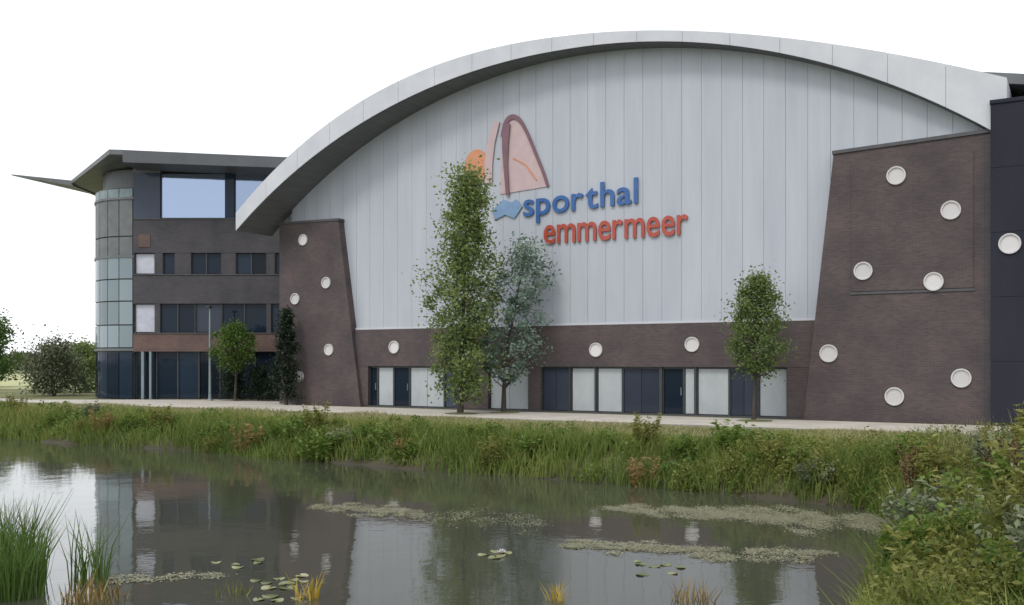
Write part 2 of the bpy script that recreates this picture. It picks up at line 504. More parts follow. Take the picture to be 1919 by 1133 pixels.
# grey cladding: upright panels with open joints, each cut to the arch
pw = 0.92
k = 0
t0 = -15.6
while t0 < 19.4:
    t1 = min(t0 + pw - 0.012, 19.75)
    zs0 = 4.16
    dy = 0.006 * math.sin(k * 12.9)
    tt = np.linspace(t0, t1, 4)
    poly = [(t0, zs0)] + [(t1, zs0)] + [(t, arc_in(t) - 0.03) for t in tt[::-1]]
    pn = prism('panel', poly, 0.20 + dy, 0.34, M['clad'], wall)
    t0 += pw; k += 1
# pale flashing under the cladding
box('flashing', -11.0, 13.3, 0.12, 0.19, 4.10, 4.2, M['roof'], hall)

# roof shell
tr = np.linspace(-17.3, 20.35, 61)
V, Fc = [], []
for t in tr:
    c = -over(t)
    zi, zo = arc_in(t), arc_out(t)
    V += [(t, c, zi), (t, c, zo), (t, 38.5, zo), (t, 38.5, zi)]
n = len(tr)
for i in range(n - 1):
    a, b = i * 4, i * 4 + 4
    for q in range(4):
        Fc.append((a + q, a + (q + 1) % 4, b + (q + 1) % 4, b + q))
Fc += [(0, 3, 2, 1), ((n - 1) * 4, (n - 1) * 4 + 1, (n - 1) * 4 + 2, (n - 1) * 4 + 3)]
roof = link('roof', fix(mesh('roof', V, Fc)), M['roof'], hall)
# dark boarded soffit under the overhang
V, Fc = [], []
for t in tr:
    c = -over(t) + 0.06
    V += [(t, c, arc_in(t) - 0.05), (t, c, arc_in(t) - 0.004), (t, 0.36, arc_in(t) - 0.05), (t, 0.36, arc_in(t) - 0.004)]
for i in range(n - 1):
    a, b = i * 4, i * 4 + 4
    Fc += [(a, a + 2, b + 2, b), (a + 1, b + 1, b + 3, a + 3), (a, b, b + 1, a + 1), (a + 2, a + 3, b + 3, b + 2)]
link('soffit', fix(mesh('soffit', V, Fc)), M['soffit'], roof)
# fascia: metal edge trim in sheets along the front edge
tf = np.linspace(-17.3, 20.35, 19)
for i in range(18):
    V, Fc = [], []
    tt = np.linspace(tf[i] + 0.008, tf[i + 1] - 0.008, 5)
    for t in tt:
        c = -over(t)
        zi, zo = arc_in(t) - 0.04, arc_out(t) + 0.05
        V += [(t, c - 0.05, zi), (t, c - 0.05, zo), (t, c - 0.003, zo), (t, c - 0.003, zi)]
    for j in range(4):
        a, b = j * 4, j * 4 + 4
        for q in range(4):
            Fc.append((a + q, a + (q + 1) % 4, b + (q + 1) % 4, b + q))
    Fc += [(0, 3, 2, 1), (16, 17, 18, 19)]
    link('fascia_sheet', fix(mesh('fascia_sheet', V, Fc)), M['roof'], roof)

# brick parts of the front
prism('corner_tower', [(-16.14, 0), (-10.35, 0), (-11.88, 9.98), (-16.14, 10.05)], -0.25, 3.2, M['brick'], hall)
prism('tower_coping', [(-16.2, 10.053), (-11.82, 9.985), (-11.84, 10.11), (-16.2, 10.18)], -0.3, 3.25, M['coping'], hall)
prism('end_block', [(12.85, 0), (19.84, 0), (19.84, 11.0), (14.05, 10.78)], -0.25, 0.35, M['brick'], hall)
prism('block_coping', [(14.0, 10.783), (19.84, 11.004), (19.84, 11.14), (14.0, 10.92)], -0.31, 0.36, M['coping'], hall)
# slightly raised brick field on the end block with its dark joint line
box('brick_field', 14.75, 19.2, -0.285, -0.252, 5.2, 10.35, M['brick'], hall)
box('joint_strip', 14.7, 19.25, -0.29, -0.252, 5.08, 5.17, M['coping'], hall)
box('corner_strip', 19.6, 19.84, -0.33, -0.253, 0, 10.9, M['brick_dark'], hall)
# band above the ground floor openings
box('brick_band', -10.9, 13.25, -0.02, 0.355, 2.16, 4.09, M['brick'], hall)
box('plinth', -10.3, 12.8, 0.02, 0.355, 0.0, 0.06, M['coping'], hall)

# ground floor: openings (start, end, kind)
OPEN = [(-10.05, -9.52, 'd'), (-9.52, -8.46, 'p'), (-8.46, -7.43, 'd'), (-7.43, -5.26, 'p'), (-5.26, -4.1, 'b'), (-4.1, -2.56, 'k'), (-2.56, -0.29, 'p'),
        (-0.29, 0.4, 'k'), (0.4, 1.86, 'b'), (1.95, 3.21, 'p'), (3.29, 4.59, 'p'), (4.59, 6.41, 'b'), (6.53, 7.53, 'd'), (7.53, 8.05, 'p'),
        (8.13, 9.59, 'p'), (9.59, 10.86, 'b'), (10.86, 12.1, 'p')]
for a, b, kd in OPEN:
    if kd == 'k':
        box('pier', a, b, 0.0, 0.35, 0.062, 2.158, M['brick'], hall); continue
    bay = box('door' if kd == 'd' else 'window', a + 0.002, b - 0.002, 0.26, 0.35, 0.062, 2.156, M['frame_dark'], hall)
    w = b - a
    for u0, u1 in ((a + 0.004, a + 0.05), (b - 0.05, b - 0.004)):
        box('frame', u0, u1, 0.15, 0.257, 0.064, 2.15, M['frame_dark'], bay)
    box('frame', a + 0.052, b - 0.052, 0.15, 0.257, 2.08, 2.15, M['frame_dark'], bay)
    mt = {'p': M['shutter'], 'd': M['glass_dark'], 'b': M['glass_blue']}[kd]
    nsub = 2 if (kd == 'b' or w > 1.9) else 1
    for q in range(nsub):
        u0 = a + 0.055 + (w - 0.11) * q / nsub; u1 = a + 0.055 + (w - 0.11) * (q + 1) / nsub
        box('pane', u0 + 0.012, u1 - 0.012, 0.2, 0.256, 0.1, 2.07, mt, bay)
    if kd == 'd':
        box('handle', b - 0.14, b - 0.11, 0.12, 0.198, 0.9, 1.25, M['pole'], bay)
box('pier', 12.1, 13.3, 0.0, 0.35, 0.062, 2.158, M['brick'], hall)
box('pier', -10.95, -10.05, 0.0, 0.35, 0.062, 2.158, M['brick'], hall)
for a, b in ((1.86, 1.95), (3.21, 3.29), (6.41, 6.53), (8.05, 8.13)):
    box('mullion', a, b, 0.08, 0.35, 0.062, 2.158, M['frame_dark'], hall)

# round porthole windows scattered over the brick
def porthole(t, z, y, r=0.33, parent=hall):
    seg = 28
    V, Fc = [], []
    for (rr, yy) in ((r, y + 0.02), (r, y - 0.07), (r * 0.86, y - 0.07), (r * 0.86, y + 0.02)):
        for k in range(seg):
            a = 2 * math.pi * k / seg
            V.append((t + rr * math.cos(a), yy, z + rr * math.sin(a)))
    for q in range(3):
        for k in range(seg):
            Fc.append((q * seg + k, q * seg + (k + 1) % seg, (q + 1) * seg + (k + 1) % seg, (q + 1) * seg + k))
    p = link('porthole', fix(mesh('porthole', V, Fc)), M['white'], parent)
    gv = [(t + r * 0.86 * math.cos(2 * math.pi * k / seg), y - 0.012, z + r * 0.86 * math.sin(2 * math.pi * k / seg)) for k in range(seg)]
    gv += [(x, y - 0.002, zz) for x, _, zz in gv]
    gf = [tuple(range(seg)), tuple(range(2 * seg - 1, seg - 1, -1))] + [(i, i + seg, (i + 1) % seg + seg, (i + 1) % seg) for i in range(seg)]
    link('pane', fix(mesh('pane', gv, gf)), M['port_glass'], p)
for t, z in ((-14.36, 9.1), (-12.71, 6.67), (-12.52, 3.04), (-14.63, 1.57), (-14.95, 5.87)):
    porthole(t, z, -0.25, 0.31)
for t, z in ((-8.29, 3.15), (3.33, 2.94), (7.98, 3.15)):
    porthole(t, z, -0.02, 0.33)
for t, z in ((16.6, 9.69), (18.57, 8.18), (15.36, 6.01), (17.96, 5.48)):
    porthole(t - 0.15, z, -0.285, 0.36)
for t, z in ((13.98, 2.73), (18.9, 1.77), (16.5, 1.03)):
    porthole(t - 0.12, z, -0.25, 0.36)

# dark wing at the end of the hall
wing = box('end_wing', 19.86, 31.0, -0.5, 24.0, 0.0, 11.95, M['frame_dark'], hall)
zs = [0.0, 2.4, 4.8, 7.2, 9.6, 11.98]
for i in range(5):
    for j in range(4):
        box('panel', 19.8 + j * 2.8 + 0.008, 19.8 + (j + 1) * 2.8 - 0.008, -0.58, -0.503, zs[i] + 0.006, zs[i + 1] - 0.006, M['navy'], wing)
prism('wing_coping', [(19.78, 11.985), (31, 11.985), (31, 12.16), (19.78, 12.12)], -0.63, 0.3, M['navy'], hall)
porthole(20.45, 6.75, -0.58, 0.38)
# thin roof plate behind, running on over the wing
prism('rear_roof_edge', [(16.4, 13.95), (20.4, 13.1), (31, 10.9), (31, 11.3), (20.4, 13.5), (16.4, 14.3)], 1.2, 20.0, M['office_roof'], roof)

# ---------------------------------------------------------------- sign on the cladding
sx, sz = 2.0, 10.0
p0 = wpt(sx, -0.19)
sign = empty('wall_sign', (p0[0], p0[1], 0.0), ROT_F,
             label='lettered sign with blue and red words under a pink arched emblem', cat='sign')
def text_parts(word, x0, x1, z0, z_h, mat, slope=0.0, bold=0.012, y=-0.06):
    """each letter a mesh of its own; the word fills x0..x1, z_h is the height of a small x"""
    ms, xs = [], 0.0
    for ch in word:
        cu = bpy.data.curves.new('letter', 'FONT')
        cu.body = ch; cu.size = 1.0; cu.extrude = 0.02; cu.offset = bold; cu.resolution_u = 4
        ob = bpy.data.objects.new('letter', cu)
        COL.objects.link(ob)
        bpy.context.view_layer.update()
        me = bpy.data.meshes.new_from_object(ob.evaluated_get(bpy.context.evaluated_depsgraph_get()))
        bpy.data.objects.remove(ob)
        co = np.array([v.co[:] for v in me.vertices])
        ms.append((me, co, xs - co[:, 0].min()))
        xs += np.ptp(co[:, 0]) + 0.07
    total = xs - 0.07
    kx = (x1 - x0) / total
    kz = z_h / 0.52
    for me, co, dx in ms:
        c2 = np.empty_like(co)
        c2[:, 0] = x0 - sx + (co[:, 0] + dx) * kx
        c2[:, 1] = y - co[:, 2] * 1.8
        c2[:, 2] = z0 + co[:, 1] * kz + (c2[:, 0] + sx - x0) * slope
        me.vertices.foreach_set('co', c2.astype(np.float32).ravel()); me.update()
        link('letter', me, mat, sign)
text_parts('sporthal', -0.62, 5.35, 9.42, 0.86, M['blue'], 0.03, 0.012)
text_parts('emmermeer', 0.5, 7.72, 8.02, 0.98, M['red'], 0.0, 0.01)
def stroke(name, pts, w, mat, y0=-0.09, y1=-0.04):
    """flat ribbon of given widths along x,z points"""
    pts = np.array(pts, float)
    w = np.broadcast_to(np.array(w, float), (len(pts),))
    L, R = [], []
    for i, p in enumerate(pts):
        d = pts[min(i + 1, len(pts) - 1)] - pts[max(i - 1, 0)]
        d /= np.linalg.norm(d)
        nrm = np.array([-d[1], d[0]])
        L.append(p + nrm * w[i] / 2); R.append(p - nrm * w[i] / 2)
    V = [(x - sx, y0, z) for x, z in L] + [(x - sx, y0, z) for x, z in R] + [(x - sx, y1, z) for x, z in L] + [(x - sx, y1, z) for x, z in R]
    m = len(pts); Fc = []
    for i in range(m - 1):
        Fc += [(i, i + 1, m + i + 1, m + i), (2 * m + i, 3 * m + i, 3 * m + i + 1, 2 * m + i + 1),
               (i, 2 * m + i, 2 * m + i + 1, i + 1), (m + i, m + i + 1, 3 * m + i + 1, 3 * m + i)]
    Fc += [(0, m, 3 * m, 2 * m), (m - 1, 3 * m - 1, 4 * m - 1, 2 * m - 1)]
    return link(name, fix(mesh(name, V, Fc)), mat, sign)
arch = [(-1.95, 10.6), (-1.92, 12.0), (-1.8, 13.4), (-1.55, 14.15), (-1.15, 14.3), (-0.75, 14.0), (-0.35, 13.3), (0.05, 12.4), (0.45, 11.5), (0.72, 10.75)]
def smooth_line(p, k=5):
    p = np.array(p); q = np.vstack([2 * p[0] - p[1], p, 2 * p[-1] - p[-2]]); o = []
    for i in range(1, len(q) - 2):
        for t in np.linspace(0, 1, k, endpoint=False):
            a, b, c, d = q[i - 1], q[i], q[i + 1], q[i + 2]
            o.append(0.5 * (2 * b + (c - a) * t + (2 * a - 5 * b + 4 * c - d) * t * t + (3 * b - a - 3 * c + d) * t ** 3))
    return np.array(o + [p[-1]])
arch0, arch = arch, [tuple(q) for q in smooth_line(arch)]
# pale pink field under the arch
V = [(x - sx, -0.035, z) for x, z in arch] + [(x - sx, -0.012, z) for x, z in arch]
m = len(arch)
link('emblem_field', fix(mesh('emblem_field', V, [tuple(range(m)), tuple(range(2 * m - 1, m - 1, -1))] + [(i, i + m, (i + 1) % m + m, (i + 1) % m) for i in range(m)])), M['pink'], sign)
stroke('emblem_arc', arch[10:], np.interp(np.linspace(0, 1, len(arch) - 10), [0, 0.2, 0.5, 1], [0.2, 0.26, 0.16, 0.14]), M['mauve'])
stroke('emblem_post', [(-1.55, 14.0), (-1.62, 13.0), (-1.6, 12.0), (-1.48, 10.5)], [0.42, 0.36, 0.24, 0.18], M['mauve'], -0.13, -0.095)
stroke('emblem_side', [(-2.1, 14.2), (-2.45, 13.2), (-2.6, 12.2), (-2.6, 11.2)], [0.3, 0.42, 0.45, 0.4], M['pink'])
stroke('emblem_brace', [(-1.2, 12.3), (-0.5, 11.9), (0.1, 11.1)], [0.07, 0.08, 0.07], M['orange'], -0.06, -0.038)
cv = [(-3.3 + 0.72 * math.cos(a) * (1 if math.cos(a) < 0 else 0.85), 12.1 + 0.85 * math.sin(a)) for a in np.linspace(0, 2 * math.pi, 22)[:-1]]
V = [(x - sx, -0.08, z) for x, z in cv] + [(x - sx, -0.012, z) for x, z in cv]; m = len(cv)
link('emblem_disc', fix(mesh('emblem_disc', V, [tuple(range(m)), tuple(range(2 * m - 1, m - 1, -1))] + [(i, i + m, (i + 1) % m + m, (i + 1) % m) for i in range(m)])), M['orange'], sign)
stroke('emblem_wave', [(-2.3, 9.6), (-1.7, 9.95), (-1.2, 9.75), (-0.85, 10.1)], [0.5, 0.75, 0.8, 0.5], M['blue_pale'], -0.075, -0.045)

# ================================================================ OFFICE
OY = 62.0
KP = F_PX / OY
office = empty('office_building', (-19.0, OY, 0.0), 0.0,
               label='four-storey dark brick office with glazed round corner and jutting pointed roof', cat='building')
def ox(px): return (px - 960) / KP + 19.0
def oz(py): return 2.4 + (677 - py) / KP
xr = 9.4                                              # where the office meets the hall
x250, x300 = ox(250), ox(300)
box('core', x250 + 0.02, xr, 0.45, 11.0, 0.0, 14.2, M['frame_dark'], office)
bands = [(3.16, 4.15, M['brick_red']), (6.05, 7.85, M['brick_dark']), (9.25, 11.35, M['brick_dark'])]
for z0, z1, mt in bands:
    box('brick_band', x250, xr, 0.0, 0.44, z0, z1, mt, office)
    box('sill', x250 + 0.05, xr - 0.05, -0.05, 0.03, z1 + 0.002, z1 + 0.06, M['coping'], office)
box('lintel_strip', x250, xr, -0.02, 0.44, 3.03, 3.155, M['brick_red'], office)

def owin(x0, x1, z0, z1, mt, cols=1, name='window', y=0.12, rows=1):
    f = box(name, x0, x1, y + 0.16, y + 0.3, z0, z1, M['frame_dark'], office)
    w = (x1 - x0) / cols; h = (z1 - z0) / rows
    for c in range(cols + 1):
        u = x0 + c * w
        box('frame', max(x0, u - 0.04), min(x1, u + 0.04), y, y + 0.158, z0, z1, M['frame_dark'], f)
    for c in range(cols):
        for r in range(rows):
            box('pane', x0 + c * w + 0.045, x0 + (c + 1) * w - 0.045, y + 0.08, y + 0.156, z0 + r * h + 0.05, z0 + (r + 1) * h - 0.05, mt, f)
    return f
# second floor: blind window, then three dark openings between brick piers
z0, z1 = 7.92, 9.24
row = [(ox(252), ox(290), M['blind']), (ox(305), ox(328), M['glass_dark']), (ox(358), ox(415), M['glass_dark']), (ox(442), ox(500), M['glass_dark']), (ox(515), ox(528), M['glass_dark'])]
last = x250
for a, b, mt in row:
    if a > last + 0.05:
        box('pier', last, a, 0.02, 0.44, z0 - 0.06, z1 + 0.005, M['brick_dark'], office)
    owin(a + 0.01, b - 0.01, z0, z1, mt, 2 if b - a > 1.5 else 1)
    last = b
box('pier', last, xr, 0.02, 0.44, z0 - 0.06, z1 + 0.005, M['brick_dark'], office)
# first floor: long ribbon
z0, z1 = 4.22, 6.04
owin(ox(252), ox(290), z0, z1, M['blind'])
box('pier', ox(290), ox(300), 0.02, 0.44, z0 - 0.06, z1 + 0.005, M['brick_dark'], office)
owin(ox(300), ox(365), z0, z1, M['glass_dark'], 2)
owin(ox(366), ox(415), z0, z1, M['glass_blue'], 1)
owin(ox(416), ox(500), z0, z1, M['glass_dark'], 2)
box('pier', ox(500), ox(508), 0.02, 0.44, z0 - 0.06, z1 + 0.005, M['brick_dark'], office)
owin(ox(508), ox(560), z0, z1, M['glass_dark'], 1)
box('pier', ox(560), xr, 0.02, 0.44, z0 - 0.06, z1 + 0.005, M['brick_dark'], office)
# ground floor: recessed dark glazing
owin(x250 + 0.05, ox(410), 0.05, 3.02, M['glass_dark'], 4, 'shopfront', 0.3)
owin(ox(411), xr - 0.1, 0.05, 3.02, M['glass_dark'], 4, 'shopfront', 0.3)
box('column', ox(266), ox(271), -0.1, 0.06, 0.0, 3.02, M['pole'], office)
box('column', ox(281), ox(285), -0.1, 0.06, 0.0, 3.02, M['pole'], office)
# top floor: tall mirror glazing
z0, z1 = 11.44, 14.3
box('wall_panel', x250, ox(300), 0.03, 0.44, z0 - 0.05, z1, M['glass_blue'], office)
box('red_panel', ox(260), ox(282), -0.03, -0.003, 9.6, 10.4, M['brick_red'], office)
owin(ox(300) + 0.02, ox(422), z0, z1, M['glass_mirror'], 1)
box('pier', ox(422), ox(439), 0.02, 0.44, z0 - 0.05, z1, M['glass_dark'], office)
owin(ox(439) + 0.01, ox(530), z0, z1, M['glass_mirror'], 1)
owin(ox(530) + 0.01, xr - 0.1, z0, z1, M['glass_mirror'], 2)
# round glazed corner bay
BC = (x250, 3.75); BR = 3.7
def bay_arc(r, a0, a1, z0, z1, th, mat, name, parent, seg=6):
    V, Fc = [], []
    for k in range(seg + 1):
        a = a0 + (a1 - a0) * k / seg
        for rr in (r, r - th):
            for z in (z0, z1):
                V.append((BC[0] - rr * math.sin(a), BC[1] - rr * math.cos(a), z))
    for k in range(seg):
        a, b = k * 4, k * 4 + 4
        Fc += [(a, a + 1, b + 1, b), (a + 2, b + 2, b + 3, a + 3), (a + 1, a + 3, b + 3, b + 1), (a, b, b + 2, a + 2)]
    Fc += [(0, 2, 3, 1), (seg * 4, seg * 4 + 1, seg * 4 + 3, seg * 4 + 2)]
    return link(name, fix(mesh(name, V, Fc)), mat, parent)
bay = bay_arc(BR - 0.16, 0.0, math.pi / 2, 0.0, 13.4, 0.5, M['frame_dark'], 'corner_bay', office, 16)
A = np.linspace(0.015, math.pi / 2 - 0.01, 7)
lv = [(0.08, 3.0, 'd'), (3.3, 4.7, 'g'), (4.75, 6.2, 'g'), (6.25, 7.6, 'g'), (7.65, 9.0, 'g'), (9.1, 10.3, 'k'), (10.35, 12.7, 'k'), (12.75, 13.35, 'w')]
for z0, z1, kd in lv:
    for i in range(6):
        left = i >= 4
        mt = {'d': M['glass_dark'], 'g': M['glass_bay'], 'k': M['bay_grey'], 'w': M['pole']}[kd]
        if kd == 'g' and left:
            mt = M['blind'] if z0 in (4.75, 7.65) else M['bay_grey']
        if kd == 'k' and left:
            mt = M['fascia_grey'] if z0 < 10 else M['bay_grey']
        bay_arc(BR - 0.04, A[i] + 0.008, A[i + 1] - 0.008, z0, z1 - 0.03, 0.1, mt, 'pane', bay, 3)
for z in (3.16, 9.05, 12.72):
    bay_arc(BR + 0.03, 0.0, math.pi / 2, z - 0.08, z + 0.06, 0.18, M['bay_grey'], 'ring', bay, 14)
box('side_wall', BC[0] - BR + 0.1, x250, BC[1] + 0.02, 11.0, 0.0, 13.4, M['bay_grey'], office)
# roof: thick wedge over the corner, thinner plate over the front, pointed blade beyond
rf = slab('roof', [(x250 + 0.25, -2.3), (xr + 0.2, -2.3), (xr + 0.2, 11.5), (x250 + 0.25, 11.5)], [14.5, 14.0, 13.8, 14.4], [15.25, 14.62, 14.5, 15.1], M['fascia_grey'], office)
slab('corner_roof', [(-5.5, -2.2), (x250 + 0.24, -2.2), (x250 + 0.24, 11.0), (-10.7, 8.5), (-10.75, 4.0)], [15.0, 14.98, 14.3, 14.2, 14.2], [15.3, 15.28, 14.7, 14.42, 14.42], M['office_roof'], rf)
bay_arc(BR - 0.5, 0.0, math.pi / 2, 13.41, 14.6, 0.3, M['bay_grey'], 'clerestory', bay, 14)
box('corner_wall', x250 + 0.001, ox(300), 0.03, 0.44, 14.302, 14.9, M['bay_grey'], office)
slab('roof_blade', [(-14.9, 4.6), (-10.3, 3.6), (-10.3, 7.5), (-14.2, 5.4)], [15.0, 14.12, 14.12, 15.0], [15.08, 14.47, 14.47, 15.08], M['office_roof'], rf)

# lamp post in front of the office
lp = empty('lamp_post', (-18.3, 59.6, 0.03), label='slim pale lamp post standing before the office windows', cat='lamp post')
V, Fc = tube([(0, 0, 0), (0, 0, 0.5), (0, 0, 5.6)], [0.11, 0.085, 0.06], 10)
link('pole', big_mesh('pole', V, Fc), M['pole'], lp, True)
box('lamp_head', -0.1, 0.1, -0.45, 0.08, 5.6, 5.72, M['frame_dark'], lp)
V, Fc = tube([(0, 0, 0), (0, 0, 0.08), (0, 0, 0.1)], [0.18, 0.18, 0.1], 12)
link('base', big_mesh('base', V, Fc), M['pole'], lp, True)

# ================================================================ TREES
def make_tree(name, base, H, prof, r_trunk, n_cl, n_lf, lsize, mat, crown0, label, spread=0.42, lean=(0, 0), cat='tree', seed=1, group=None, varshift=0.0, droop=0.1, squash=1.0):
    """prof(u) -> crown radius for u 0..1 from crown foot to top"""
    global rng
    rng = np.random.default_rng(seed)
    root = empty(name, base, label=label, cat=cat, group=group)
    tp = []
    for k in range(7):
        u = k / 6
        tp.append((lean[0] * u * u + 0.05 * math.sin(5 * u + seed), lean[1] * u * u + 0.05 * math.cos(4 * u), H * 0.93 * u))
    TV, TF = tube(tp, [r_trunk * (1.25 if k == 0 else 1 - 0.14 * k) for k in range(7)], 9)
    parts = [(TV, TF)]
    C = []
    for i in range(n_cl):
        u = (i + rng.uniform(0, 1)) / n_cl
        u = u ** 0.9
        z = crown0 + (H - crown0) * u
        R = prof(u)
        a = i * 2.39996 + rng.uniform(-0.5, 0.5)
        rr = R * math.sqrt(rng.uniform(0.05, 1.0)) * rng.uniform(0.7, 1.28)
        f = min(z / (H * 0.93), 1)
        cx = lean[0] * f * f + rr * math.cos(a); cy = lean[1] * f * f + rr * math.sin(a) * squash
        C.append((cx, cy, z))
        if rr > 0.3 * R:
            z0 = max(crown0 * 0.75, z - rr * rng.uniform(0.7, 1.3)); f0 = z0 / (H * 0.93)
            p0 = (lean[0] * f0 * f0, lean[1] * f0 * f0, z0)
            pm = ((p0[0] + cx) / 2, (p0[1] + cy) / 2, z0 + (z - z0) * 0.4)
            r0 = r_trunk * 0.3 * (1 - 0.5 * u)
            parts.append(tube([p0, pm, (cx, cy, z)], [r0, r0 * 0.6, r0 * 0.2], 4))
    off, Vs, Fs = 0, [], []
    for V, Fq in parts:
        Vs.append(V); Fs.append(Fq + off); off += len(V)
    link('trunk', big_mesh('trunk', np.concatenate(Vs), np.concatenate(Fs)), M['bark'], root, True)
    C = np.array(C)
    per = n_lf // n_cl
    sz = rng.uniform(0.45, 1.3, n_cl) * spread
    P = np.repeat(C, per, 0) + rng.normal(size=(n_cl * per, 3)) * np.repeat(sz, per)[:, None] * np.array([1, squash, 0.8])
    P = P[P[:, 2] > crown0 * 0.6]
    clv = np.repeat(rng.uniform(0, 1, n_cl), per)[:len(P)]
    var = 0.45 * rng.uniform(0, 1, len(P)) + 0.4 * clv + 0.2 * (P[:, 2] - crown0) / (H - crown0) + varshift  # random per leaf and clump, and paler towards the crown top
    V, Fq, va = leaves(P, lsize, var, droop=droop)
    link('crown', big_mesh('crown', V, Fq, va), mat, root)
    return root

def prof_col(u): return (0.5 + 1.25 * (1 - u) ** 0.8) * min(1, 0.6 + u * 2.2) * (1 - 0.13 * math.sin(9 * u)) * (1 if u < 0.93 else 0.6)
make_tree('columnar_tree', (-2.30, 44.6, 0.0), 10.9, prof_col, 0.13, 120, 16500, 0.17, M['leaf_yellow'], 0.75,
          'tall columnar yellow-green leafy tree before the clad front', 0.37, (0.3, 0), seed=11, varshift=0.12)
def prof_sil(u): return 1.55 * math.sin(math.pi * min(1, 0.15 + 0.8 * u)) ** 0.7
make_tree('silver_tree', (-0.35, 45.6, 0.0), 7.9, prof_sil, 0.11, 52, 5200, 0.17, M['leaf_silver'], 1.5,
          'sparse grey-green tree close beside the tall columnar tree', 0.27, (1.0, 0), seed=23)
def prof_young(u): return 1.02 * math.sin(math.pi * min(1, 0.22 + 0.74 * u)) ** 0.75
make_tree('young_tree', (9.72, 39.3, 0.0), 5.75, prof_young, 0.085, 80, 9000, 0.13, M['leaf_yellow'], 1.95,
          'young small tree on a bare straight trunk by the pale shutters', 0.26, (0.1, 0), seed=5, varshift=-0.05)
def prof_con(u): return 0.55 * (1 - u) ** 0.6 + 0.05
make_tree('dark_conifer', (-12.3, 53.6, 0.0), 5.2, prof_con, 0.09, 70, 8000, 0.13, M['leaf_dark'], 0.35,
          'narrow near-black conifer before the corner tower', 0.17, seed=31)
def prof_ball(u): return 1.28 * math.sqrt(max(0.02, 1 - (2 * u - 1) ** 2))
make_tree('topiary_tree', (-16.6, 59.0, 0.0), 4.55, prof_ball, 0.09, 80, 9000, 0.12, M['leaf_topiary'], 2.0,
          'round clipped green tree in front of the office ground floor', 0.22, seed=37)
def prof_hedge(u): return 1.0
for i, (hx, w) in enumerate(((-16.9, 1.2), (-15.3, 1.3), (-13.9, 1.2))):
    make_tree('clipped_shrub', (hx, 59.8 - 0.5 * i, 0.0), 1.9 + 0.15 * i, lambda u: 0.8 * (1 - 0.5 * u * u), 0.04, 40, 4500, 0.11, M['leaf_dark'], 0.15,
              ['dark shrub under the round clipped tree', 'dark shrub between the clipped tree and the conifer', 'dark shrub at the foot of the conifer'][i], 0.22, seed=41 + i, cat='shrub', group='dark shrubs before the office')

for nm_x, nm_y, rr in ((-2.30, 44.6, 0.75), (-0.35, 45.6, 0.7), (9.72, 39.3, 0.7)):
    V = [(nm_x + rr * math.cos(a) * (1 + 0.06 * math.sin(5 * a)), nm_y + rr * math.sin(a), zq) for zq in (0.0, 0.045) for a in np.linspace(0, 2 * math.pi, 25)[:-1]]
    V.append((nm_x, nm_y, 0.09))
    Fc = [(i, (i + 1) % 24, (i + 1) % 24 + 24, i + 24) for i in range(24)] + [(i + 24, (i + 1) % 24 + 24, 48) for i in range(24)]
    tag(link('tree_pit', mesh('tree_pit', V, Fc), M['ground']), kind='structure')

# left background
def prof_bush(u): return 1.0 * (1 - u * u) ** 0.5 + 0.15
make_tree('round_bush', (-32.2, 69.0, 0.0), 3.6, lambda u: 1.9 * prof_bush(u), 0.1, 70, 7000, 0.2, M['leaf_far'], 0.2,
          'olive green bush standing left of the office corner', 0.45, seed=51, cat='bush', varshift=-0.15)
make_tree('light_bush', (-33.0, 76.0, 0.0), 3.6, lambda u: 1.5 * prof_bush(u), 0.1, 50, 5000, 0.22, M['leaf_yellow'], 0.2,
          'bright green bush just behind the olive bush', 0.45, seed=52, cat='bush', varshift=0.1)
make_tree('field_tree', (-49.0, 91.0, 0.0), 7.0, lambda u: 2.3 * prof_bush(u), 0.2, 70, 8000, 0.3, M['leaf_green'], 1.0,
          'dark green tree standing alone at the pale field', 0.6, seed=53, varshift=-0.25)
fld = tag(slab('field', [(-140, 86), (-36, 86), (-40, 190), (-220, 190)], -0.05, 0.02, M['field']), kind='structure')
rng = np.random.default_rng(61)
n = 16000
u = rng.uniform(0, 1, n)
fx = -190 + u * 150
hh = (4.6 + 1.2 * np.sin(fx * 0.21) + 0.8 * np.sin(fx * 0.57 + 1)) * np.sqrt(rng.uniform(0.02, 1, n))
P = np.stack([fx, 198 + rng.normal(0, 2.5, n), hh], 1)
V, Fq, va = leaves(P, 0.9, rng.uniform(0, 0.7, n))
tag(link('far_treeline', big_mesh('far_treeline', V, Fq, va), M['leaf_far']), 'hazy low line of trees beyond the pale field', 'trees', kind='stuff')

# ================================================================ BANK VEGETATION
rng = np.random.default_rng(71)
def scatter(n, x0, x1, y0, y1, dmin, dmax):
    x = rng.uniform(x0, x1, n); y = rng.uniform(y0, y1, n)
    d = pond_sd(x, y)
    k = (d > dmin) & (d < dmax)
    # what the photograph can see, with a margin
    k &= np.abs(x) < 0.62 * y + 3
    return x[k], y[k], d[k]
def patch(x, y, s, ph):
    return 0.5 + 0.5 * np.sin(x * s + 1.7 * np.sin(y * s * 0.8 + ph)) * np.cos(y * s * 1.3 - ph)
def on_verge(x, y):
    c = (x - O_F[0]) * N_F[0] + (y - O_F[1]) * N_F[1]
    return c
